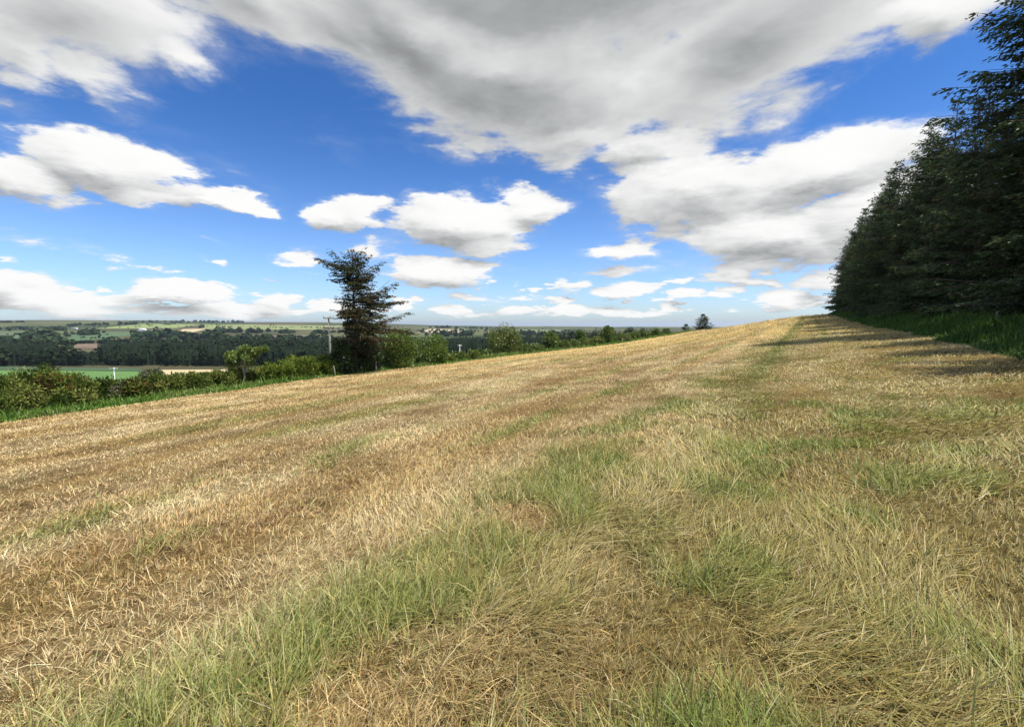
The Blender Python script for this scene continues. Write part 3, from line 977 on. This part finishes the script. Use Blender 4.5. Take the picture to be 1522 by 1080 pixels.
def blob_trees(name, X, Y, Hh, Wd, pal, label, seed=6, m=26, leaf=.55):
    """far woods and hedgerows read as one mass: each tree a ragged heap of leaf clumps"""
    rg = np.random.default_rng(seed)
    n = len(X); Z = height(X, Y)
    k = np.repeat(np.arange(n), m); N_ = len(k)
    d = rg.normal(0, 1, (N_, 3)); d /= np.linalg.norm(d, axis=1, keepdims=True)
    C = np.stack([X[k], Y[k], Z[k] + Hh[k] * .48], -1) + d * np.stack([Wd[k] * .42, Wd[k] * .42, Hh[k] * .46], -1)
    A = rg.normal(0, 1, (N_, 3)); A[:, 2] = np.abs(A[:, 2]) * .6; A /= np.linalg.norm(A, axis=1, keepdims=True)
    W = np.cross(A, d); W /= np.linalg.norm(W, axis=1, keepdims=True) + 1e-9
    s = (Wd[k] * leaf * rg.uniform(.6, 1.3, N_))[:, None]
    pal = np.array(pal); K = (pal[rg.integers(len(pal), size=n)])[k] * rg.normal(1, .2, (N_, 1)).clip(.5, 1.5)
    C = C - A * s * .45
    V = np.stack([C, C + A * s * .45 + W * s * .42, C + A * s, C + A * s * .45 - W * s * .42], 1).reshape(-1, 3)
    o = mesh_np(name, V, np.arange(4 * N_), np.full(N_, 4), M['farleaf'], colors=np.repeat(K, 4, 0))
    return tag(o, label, 'wood', kind='stuff')


WX, WY, WH, WW = [], [], [], []


def wood_line(pts, n, h, spread=.0):
    """trees along a line of photo columns and rows, standing on the ground seen there"""
    pts = np.array(pts, float)
    seg = np.r_[0, np.cumsum(np.hypot(*np.diff(pts, axis=0).T))]
    for s in np.sort(rng.uniform(0, seg[-1], n)):
        p = (np.interp(s, seg, pts[:, 0]), np.interp(s, seg, pts[:, 1]) + rng.normal(0, spread))
        x, y, z = ground_at(*p)
        hh = h / F * y * rng.uniform(.7, 1.3)
        WX.append(x + rng.normal(0, 6)); WY.append(y + rng.normal(0, 10)); WH.append(hh); WW.append(hh * rng.uniform(.9, 1.7))


wood_line(((-60, 516), (40, 514), (88, 513)), 60, 11, 2)
wood_line(((-60, 519), (88, 519)), 40, 7, 1)
wood_line(((48, 508), (84, 507)), 22, 12, 1.5)
wood_line(((88, 511), (145, 510)), 22, 4, .5)
wood_line(((145, 518), (300, 514), (500, 510)), 90, 8, 2)
wood_line(((160, 512), (300, 508), (500, 506)), 80, 7, 2)
wood_line(((125, 498), (140, 497)), 10, 7, .5)
wood_line(((92, 504), (104, 494)), 9, 4, .3)
wood_line(((196, 500), (250, 502), (320, 504)), 46, 9, 1.5)
wood_line(((60, 491), (98, 491)), 18, 5, .5)
wood_line(((-60, 490), (60, 489.5)), 30, 3.5, .8)
wood_line(((310, 494), (345, 494), (380, 495)), 22, 6, .7)
wood_line(((380, 495), (500, 496), (640, 497)), 46, 5, 1.0)
wood_line(((140, 488.6), (200, 486), (260, 481.5)), 16, 1.6, .3)
wood_line(((-60, 479.3), (36, 479.3)), 34, 2.4, .2)
wood_line(((100, 484), (200, 482), (210, 481)), 40, 3.2, .6)
wood_line(((200, 479.2), (330, 479), (360, 479.5)), 60, 2.6, .3)
wood_line(((640, 498), (760, 499), (860, 499)), 60, 6, 1.2)
wood_line(((640, 487), (690, 488), (735, 489.5)), 24, 3, .4)
wood_line(((296, 489), (300, 486)), 3, 4, .3)
wood_line(((480, 489.5), (700, 491.5), (850, 493)), 40, 2.4, .6)
wood_line(((0, 497), (95, 497)), 12, 2, .5)
wood_line(((205, 506), (520, 500)), 36, 4, 1.0)
for pts, n_, h_ in ((((0, 487), (100, 486), (160, 487.5)), 26, 1.4), (((215, 482), (235, 488), (250, 494)), 12, 1.6), (((320, 482.5), (350, 489), (360, 493)), 12, 1.5),
                    (((400, 483), (430, 490)), 9, 1.5), (((260, 485), (330, 485.5), (480, 486.5)), 30, 1.2), (((150, 495), (160, 507)), 8, 2.5), (((-40, 500), (90, 499)), 22, 2.0),
                    (((100, 502), (200, 503)), 18, 2.0), (((640, 492), (760, 494), (850, 496)), 26, 2.2), (((480, 494), (640, 494)), 24, 2.6), (((700, 487.5), (860, 491)), 18, 1.6),
                    (((30, 493), (50, 508)), 8, 2.4), (((440, 486), (520, 489)), 10, 1.5)):
    wood_line(pts, n_, h_, .15)
px3, X3, Y3 = in_depth(1500, -60, 900, 374, 640)
k3 = (fbm(X3 * .012, Y3 * .012, 19, 3) > .45) & ~((px3 > 84) & (px3 < 150) & (Y3 > 400))
X3, Y3 = X3[k3], Y3[k3]; q3 = rng.uniform(.7, 1.15, len(X3))
blob_trees('broadleaf_wood', X3, Y3, 13.5 * q3, 8.5 * q3 * rng.uniform(.8, 1.3, len(X3)), [(.012, .022, .012), (.018, .030, .014), (.026, .040, .017)],
           'darker broadleaf trees mixed through the valley conifer wood', 16, 80, .30)
blob_trees('distant_woodland', np.array(WX), np.array(WY), np.array(WH), np.array(WW), [(.016, .032, .016), (.024, .044, .02), (.034, .054, .022)], 'far hedgerow trees and copses across the valley')

# white farm buildings on the far slope
def farm(px, py, wpx, hpx, label, tin=False, rz=0.0):
    x, y, z = ground_at(px, py)
    L_ = wpx / F * y; Hh_ = hpx / F * y * .62; D_ = L_ * .5; Rr = hpx / F * y * .4
    e = empty('farm_building', (x, y, z), rz)
    mb = MB(); mb.box((0, 0, Hh_ / 2 - .5), (L_, D_, Hh_ + 1), 0, .05)
    g = [(-L_ / 2, -D_ / 2, Hh_), (-L_ / 2, D_ / 2, Hh_), (-L_ / 2, 0, Hh_ + Rr), (L_ / 2, -D_ / 2, Hh_), (L_ / 2, D_ / 2, Hh_), (L_ / 2, 0, Hh_ + Rr)]
    mb.add(g, [(0, 2, 1), (3, 4, 5)])
    mb.build('wall', M['render'], e)
    rf = MB(); o = .4; t = .25
    for sgn in (-1, 1):
        a = np.array([(-L_ / 2 - o, sgn * (D_ / 2 + o), Hh_ - .15), (L_ / 2 + o, sgn * (D_ / 2 + o), Hh_ - .15), (L_ / 2 + o, 0, Hh_ + Rr + .12), (-L_ / 2 - o, 0, Hh_ + Rr + .12)])
        rf.add(np.r_[a, a + np.array([0, 0, t])], [(0, 1, 2, 3), (4, 5, 6, 7), (0, 1, 5, 4), (1, 2, 6, 5), (2, 3, 7, 6), (3, 0, 4, 7)])
    rf.build('roof', M['tin'] if tin else M['slate'], e)
    dm = MB(); dm.box((L_ * .1, -D_ / 2 - .03, Hh_ * .38), (L_ * .12, .12, Hh_ * .75)); dm.build('door', M['dark'], e)
    return tag(e, label, 'building')


farm(212, 492.5, 9, 4.5, 'white farm shed at the upper end of the dark copse', True, .1)
farm(229, 494, 7, 4, 'white farmhouse second along the farmyard', False, -.2)
farm(249, 495.5, 10, 4, 'long pale barn at the lower end of the farmyard', True, .15)
farm(111, 489, 7, 2.5, 'lone white cottage far up the pasture edge', False, .1)
farm(353, 494, 5, 3, 'small pale house among the trees right of the stubble field', False, .2)
farm(30, 489.5, 6, 2.2, 'tiny white house by the far left hedgerow', False, -.1)

# ------------------------------------------------------------------ air over the valley
hm, hnt, HN, HL = new_mat('air')
pv = HN.new('ShaderNodeVolumePrincipled'); pv.inputs['Color'].default_value = (.78, .88, 1.0, 1); pv.inputs['Density'].default_value = 0.55e-4
pv.inputs['Anisotropy'].default_value = .2
ho = HN.new('ShaderNodeOutputMaterial'); HL.new(pv.outputs[0], ho.inputs['Volume'])
hb_ = MB(); zlo, zhi = -700.0, 34.0
hb_.box((0, 0, (zlo + zhi) / 2), (57000, 57000, zhi - zlo))
tag(hb_.build('haze', hm), 'thin blue summer haze over the valley', 'haze', kind='stuff')

# ------------------------------------------------------------------ sun, sky and clouds
sun = bpy.data.lights.new('sun', 'SUN'); sun.energy = 5.0; sun.angle = R(.6); sun.color = (1, .95, .86)
so = bpy.data.objects.new('sun', sun); col.objects.link(so)
so.rotation_euler = (math.pi / 2 - SUN_EL, 0, -SUN_AZ + math.pi)
so.location = (60, -10, 80)

w = bpy.data.worlds.new('World'); scene.world = w; w.use_nodes = True
nt = w.node_tree; N = nt.nodes; L = nt.links; N.clear()


def math_(op, a, b=None, c=None, clamp=False):
    n = N.new('ShaderNodeMath'); n.operation = op; n.use_clamp = clamp
    for i, q in enumerate((a, b, c)):
        if q is None: continue
        if isinstance(q, (int, float)): n.inputs[i].default_value = q
        else: L.new(q, n.inputs[i])
    return n.outputs[0]


def vec_(op, a, b=None, s=None):
    n = N.new('ShaderNodeVectorMath'); n.operation = op
    for i, q in enumerate((a, b)):
        if q is None: continue
        if isinstance(q, (tuple, list)): n.inputs[i].default_value = q
        else: L.new(q, n.inputs[i])
    if s is not None:
        if isinstance(s, (int, float)): n.inputs['Scale'].default_value = s
        else: L.new(s, n.inputs['Scale'])
    return n.outputs['Value'] if op in ('LENGTH', 'DOT_PRODUCT') else n.outputs[0]


def remap(x, a, b, c=0.0, d=1.0, smooth=True):
    n = N.new('ShaderNodeMapRange'); n.interpolation_type = 'SMOOTHSTEP' if smooth else 'LINEAR'
    L.new(x, n.inputs['Value'])
    for k, q in zip(('From Min', 'From Max', 'To Min', 'To Max'), (a, b, c, d)): n.inputs[k].default_value = q
    return n.outputs[0]


def noise(v, scale, detail, rough=.55, dist=0.0):
    n = N.new('ShaderNodeTexNoise'); n.inputs['Scale'].default_value = scale; n.inputs['Detail'].default_value = detail
    n.inputs['Roughness'].default_value = rough; n.inputs['Distortion'].default_value = dist
    L.new(v, n.inputs['Vector']); return n


tc = N.new('ShaderNodeTexCoord'); D = tc.outputs['Generated']
sep = N.new('ShaderNodeSeparateXYZ'); L.new(D, sep.inputs[0])
az = math_('ARCTAN2', sep.outputs[0], sep.outputs[1]); el = math_('ARCSINE', sep.outputs[2])
cmb = N.new('ShaderNodeCombineXYZ'); L.new(az, cmb.inputs[0]); L.new(el, cmb.inputs[1])
# direction rescaled so that cloud detail shrinks towards the horizon
inv = math_('DIVIDE', .62, math_('ADD', math_('ABSOLUTE', el), .24))
sd = N.new('ShaderNodeCombineXYZ')
L.new(math_('MULTIPLY', sep.outputs[0], inv), sd.inputs[0]); L.new(math_('MULTIPLY', sep.outputs[1], inv), sd.inputs[1])
L.new(math_('MULTIPLY', math_('LOGARITHM', math_('ADD', math_('ABSOLUTE', el), .18), 2.718), .95), sd.inputs[2])
S = sd.outputs[0]
wn = noise(S, 2.6, 6, .62)
wv = vec_('SCALE', vec_('SUBTRACT', wn.outputs['Color'], (.5, .5, .5)), s=.22)
wv = vec_('MULTIPLY', wv, (1.3, .7, 0))
wv = vec_('SCALE', wv, s=remap(el, .02, .35, .32, 1.0))
CW = vec_('ADD', cmb.outputs[0], wv)


def azel(px, py):
    d = ray(px, py); return math.atan2(d[0], d[1]), math.asin(d[2])


# photo column, row, half width, half height, tilt in degrees, weight, greyness
CL = [(800, -60, 560, 265, 0, 1.0, 1), (740, 105, 330, 140, 12, 1.0, .9), (640, 40, 300, 150, 18, 1.0, .8), (400, -10, 200, 90, 0, .75, .7), (830, 200, 130, 70, 0, .75, .45), (1130, 25, 350, 170, -20, 1.0, .75), (1390, 10, 110, 95, 0, .8, .2), (540, 30, 230, 105, 20, .8, .8),
      (110, 10, 330, 130, 0, .68, .6), (300, 105, 95, 48, 12, .50, .25), (120, 105, 170, 48, 8, .46, .4), (10, 50, 150, 110, 0, .6, .6),
      (165, 238, 130, 55, 0, 1.0, .25), (335, 300, 95, 21, 13, .85, .3), (30, 262, 120, 40, 0, .9, .35), (190, 285, 110, 24, 4, .7, .3),
      (515, 327, 78, 32, -8, 1.0, .2), (690, 330, 110, 46, 0, 1.0, .3), (665, 402, 90, 26, 0, 1.0, .1), (785, 302, 75, 32, 0, .9, .1), (600, 340, 45, 20, 0, .4, .2), (715, 366, 60, 22, 0, .8, .5),
      (1035, 280, 170, 72, 0, 1.0, .3), (1220, 252, 180, 58, -8, 1.0, .2), (1160, 350, 170, 55, 5, 1.0, .5), (1290, 330, 120, 90, 0, 1.0, .3), (845, 245, 85, 42, 0, .5, .2), (975, 215, 130, 45, 0, .75, .5),
      (920, 377, 85, 18, 0, .6, .1), (925, 429, 62, 14, 0, .85, .1), (858, 420, 36, 14, -10, .65, .1), (1025, 434, 32, 8, 0, .85, 0), (1165, 447, 58, 20, 0, .75, .1), (1090, 408, 80, 9, 0, .45, .1), (1240, 418, 65, 26, 0, .65, .2),
      (30, 420, 62, 24, 0, .8, .5), (275, 434, 92, 20, 0, 1.0, .15), (410, 450, 42, 22, 0, .75, 0), (110, 450, 140, 20, 0, .8, .25), (360, 464, 180, 12, 0, .65, .2), (490, 458, 60, 15, 0, .65, .1),
      (440, 388, 40, 17, 0, .7, .1), (550, 372, 52, 34, 0, .42, .3), (335, 390, 18, 8, 0, .45, .2), (602, 458, 26, 15, 0, .65, 0), (668, 463, 34, 10, 0, .7, 0), (770, 463, 46, 10, 0, .66, .1), (845, 462, 40, 12, 0, .7, .1), (970, 468, 60, 7, 0, .45, .1),
      (250, 462, 330, 14, 0, .48, .3), (60, 440, 110, 30, 0, .7, .4), (700, 466, 60, 9, 0, .5, .1), (905, 462, 50, 9, 0, .5, .1), (760, 445, 120, 8, 0, .38, .1), (900, 405, 110, 9, 0, .38, .1), (1130, 395, 130, 22, 0, .5, .3), (680, 438, 22, 6, 0, .45, 0), (1085, 462, 55, 9, 0, .45, .1)]


def smax(a, b, k):
    n = N.new('ShaderNodeMath'); n.operation = 'SMOOTH_MAX'; L.new(a, n.inputs[0]); n.inputs[2].default_value = k
    if isinstance(b, float): n.inputs[1].default_value = b
    else: L.new(b, n.inputs[1])
    return n.outputs[0]


def cloud_field(vec, grey):
    base = gacc = None
    for (px, py, hw, hh, tilt, wt, gr) in CL:
        a0, e0 = azel(px, py)
        a1 = azel(px + hw * .5, py)[0]; a2 = azel(px - hw * .5, py)[0]
        e1 = azel(px, py - hh * .5)[1]; e2 = azel(px, py + hh * .5)[1]
        mp = N.new('ShaderNodeMapping'); mp.vector_type = 'TEXTURE'
        mp.inputs['Location'].default_value = (a0, e0, 0); mp.inputs['Rotation'].default_value = (0, 0, -R(tilt))
        mp.inputs['Scale'].default_value = (abs(a1 - a2) * 1.25, abs(e1 - e2) * 1.25, 1)
        L.new(vec, mp.inputs['Vector'])
        g = N.new('ShaderNodeTexGradient'); g.gradient_type = 'SPHERICAL'; L.new(mp.outputs[0], g.inputs[0])
        s_ = math_('MULTIPLY', g.outputs['Fac'], wt)
        base = s_ if base is None else smax(base, s_, .05)
        if grey and gr > 0:
            q = math_('MULTIPLY', g.outputs['Fac'], gr)
            gacc = q if gacc is None else smax(gacc, q, .12)
    return base, gacc


base, gacc = cloud_field(CW, True)
base2, _ = cloud_field(vec_('ADD', CW, (.022, .030, 0)), False)
# clouds of the rest of the sky
nb = noise(S, 1.1, 5, .55)
rest = math_('MULTIPLY', remap(nb.outputs['Fac'], .44, .68), math_('MAXIMUM', remap(math_('ABSOLUTE', az), .98, 1.25), remap(el, .72, .95)))
base = math_('MAXIMUM', base, rest)
n1 = noise(S, 3.6, 12, .64, .25)
m1 = noise(S, 3.6, 4, .55)
m2 = noise(vec_('ADD', S, (.05, -.01, .075)), 3.6, 4, .55)


def heap(v):
    n = N.new('ShaderNodeTexVoronoi'); n.feature = 'F1'; n.inputs['Scale'].default_value = 7.0; n.inputs['Detail'].default_value = 2.0
    n.inputs['Roughness'].default_value = .6; n.normalize = True; L.new(v, n.inputs['Vector']); return n.outputs['Distance']


SW = vec_('ADD', S, vec_('SCALE', vec_('SUBTRACT', noise(S, 9, 4, .6).outputs['Color'], (.5, .5, .5)), s=.16))
h1 = heap(SW); h2 = heap(vec_('ADD', SW, (.03, -.01, .045)))
low = remap(el, .18, .55, 1.0, .35)
fb = math_('SUBTRACT', n1.outputs['Fac'], .5)
hb1 = math_('MULTIPLY', math_('SUBTRACT', .36, h1), low)
# solid cloud, and a thin torn veil round it
# many small far cumulus low over the skyline
hzn = noise(S, 6.5, 6, .55)
band = math_('MULTIPLY', remap(el, .012, .03), remap(el, .05, .17, 1, 0))
base = math_('MAXIMUM', base, math_('MULTIPLY', math_('MULTIPLY', band, remap(hzn.outputs['Fac'], .46, .68)), .62))
dens = math_('ADD', math_('ADD', base, math_('MULTIPLY', fb, 1.15)), math_('MULTIPLY', hb1, .55))
sharp = remap(el, .12, .45, 2.2, 1.35)
alpha = remap(math_('MULTIPLY', math_('SUBTRACT', dens, .30), sharp), -.16, .20)
veil = math_('MULTIPLY', remap(math_('ADD', base, math_('MULTIPLY', fb, 1.5)), .05, .55), .42)
alpha = math_('MAXIMUM', alpha, veil)
alpha = math_('MULTIPLY', alpha, remap(base, .0, .10))
thick = math_('MULTIPLY', remap(math_('ADD', gacc, math_('MULTIPLY', math_('SUBTRACT', m1.outputs['Fac'], .5), .10)), .10, .75), remap(dens, .25, .75))
relief = math_('SUBTRACT', m1.outputs['Fac'], m2.outputs['Fac'])
rel2 = math_('MAXIMUM', math_('MINIMUM', math_('SUBTRACT', base, base2), .35), -.35)
bright = math_('ADD', math_('ADD', remap(thick, 0, 1, .71, .42, False), math_('MULTIPLY', relief, remap(el, .25, .6, .45, .2))), math_('MULTIPLY', rel2, .85))
bright = math_('ADD', bright, math_('MULTIPLY', fb, .20))
bright = math_('ADD', bright, math_('MULTIPLY', math_('MULTIPLY', math_('SUBTRACT', h2, h1), low), .42))
bright = smax(bright, 0.22, .18)
n_ = N.new('ShaderNodeMath'); n_.operation = 'SMOOTH_MIN'; L.new(bright, n_.inputs[0]); n_.inputs[1].default_value = .86; n_.inputs[2].default_value = .25; bright = n_.outputs[0]
ccol = N.new('ShaderNodeMix'); ccol.data_type = 'RGBA'
L.new(remap(bright, .3, .8, 0, 1, False), ccol.inputs[0])
ccol.inputs[6].default_value = (.95, .98, 1.0, 1); ccol.inputs[7].default_value = (1.0, 1.0, .99, 1)
cloudcol = vec_('SCALE', ccol.outputs[2], s=bright)
sky = N.new('ShaderNodeTexSky'); sky.sky_type = 'NISHITA'; sky.sun_disc = False
sky.sun_elevation = SUN_EL; sky.sun_rotation = SUN_AZ
sky.air_density = 1.0; sky.dust_density = .6; sky.ozone_density = 2.5; sky.altitude = 100
bg1 = N.new('ShaderNodeBackground'); bg1.inputs['Strength'].default_value = .13
tm = N.new('ShaderNodeMix'); tm.data_type = 'RGBA'; L.new(remap(el, -.02, .42), tm.inputs[0])
tm.inputs[6].default_value = (.74, .90, 1.2, 1); tm.inputs[7].default_value = (.27, .54, .90, 1)
tint = vec_('MULTIPLY', sky.outputs[0], tm.outputs[2])
L.new(tint, bg1.inputs['Color'])
bg2 = N.new('ShaderNodeBackground'); bg2.inputs['Strength'].default_value = .93; L.new(cloudcol, bg2.inputs['Color'])
mx = N.new('ShaderNodeMixShader'); L.new(alpha, mx.inputs[0]); L.new(bg1.outputs[0], mx.inputs[1]); L.new(bg2.outputs[0], mx.inputs[2])
wo = N.new('ShaderNodeOutputWorld'); L.new(mx.outputs[0], wo.inputs['Surface'])

# ------------------------------------------------------------------ camera and render settings
cam = bpy.data.cameras.new('camera'); cam.sensor_width = 36; cam.lens = 36 * F / 1522
cam.clip_start = .05; cam.clip_end = 60000
co = bpy.data.objects.new('camera', cam); col.objects.link(co)
co.location = (0, 0, CAMZ); co.rotation_euler = (math.pi / 2 - PITCH, 0, 0)
scene.camera = co
scene.view_settings.view_transform = 'Standard'; scene.view_settings.look = 'None'
scene.view_settings.exposure = 0.32; scene.view_settings.gamma = 1
scene.cycles.volume_bounces = 0; scene.cycles.max_bounces = 6; scene.cycles.diffuse_bounces = 3; scene.cycles.transmission_bounces = 3
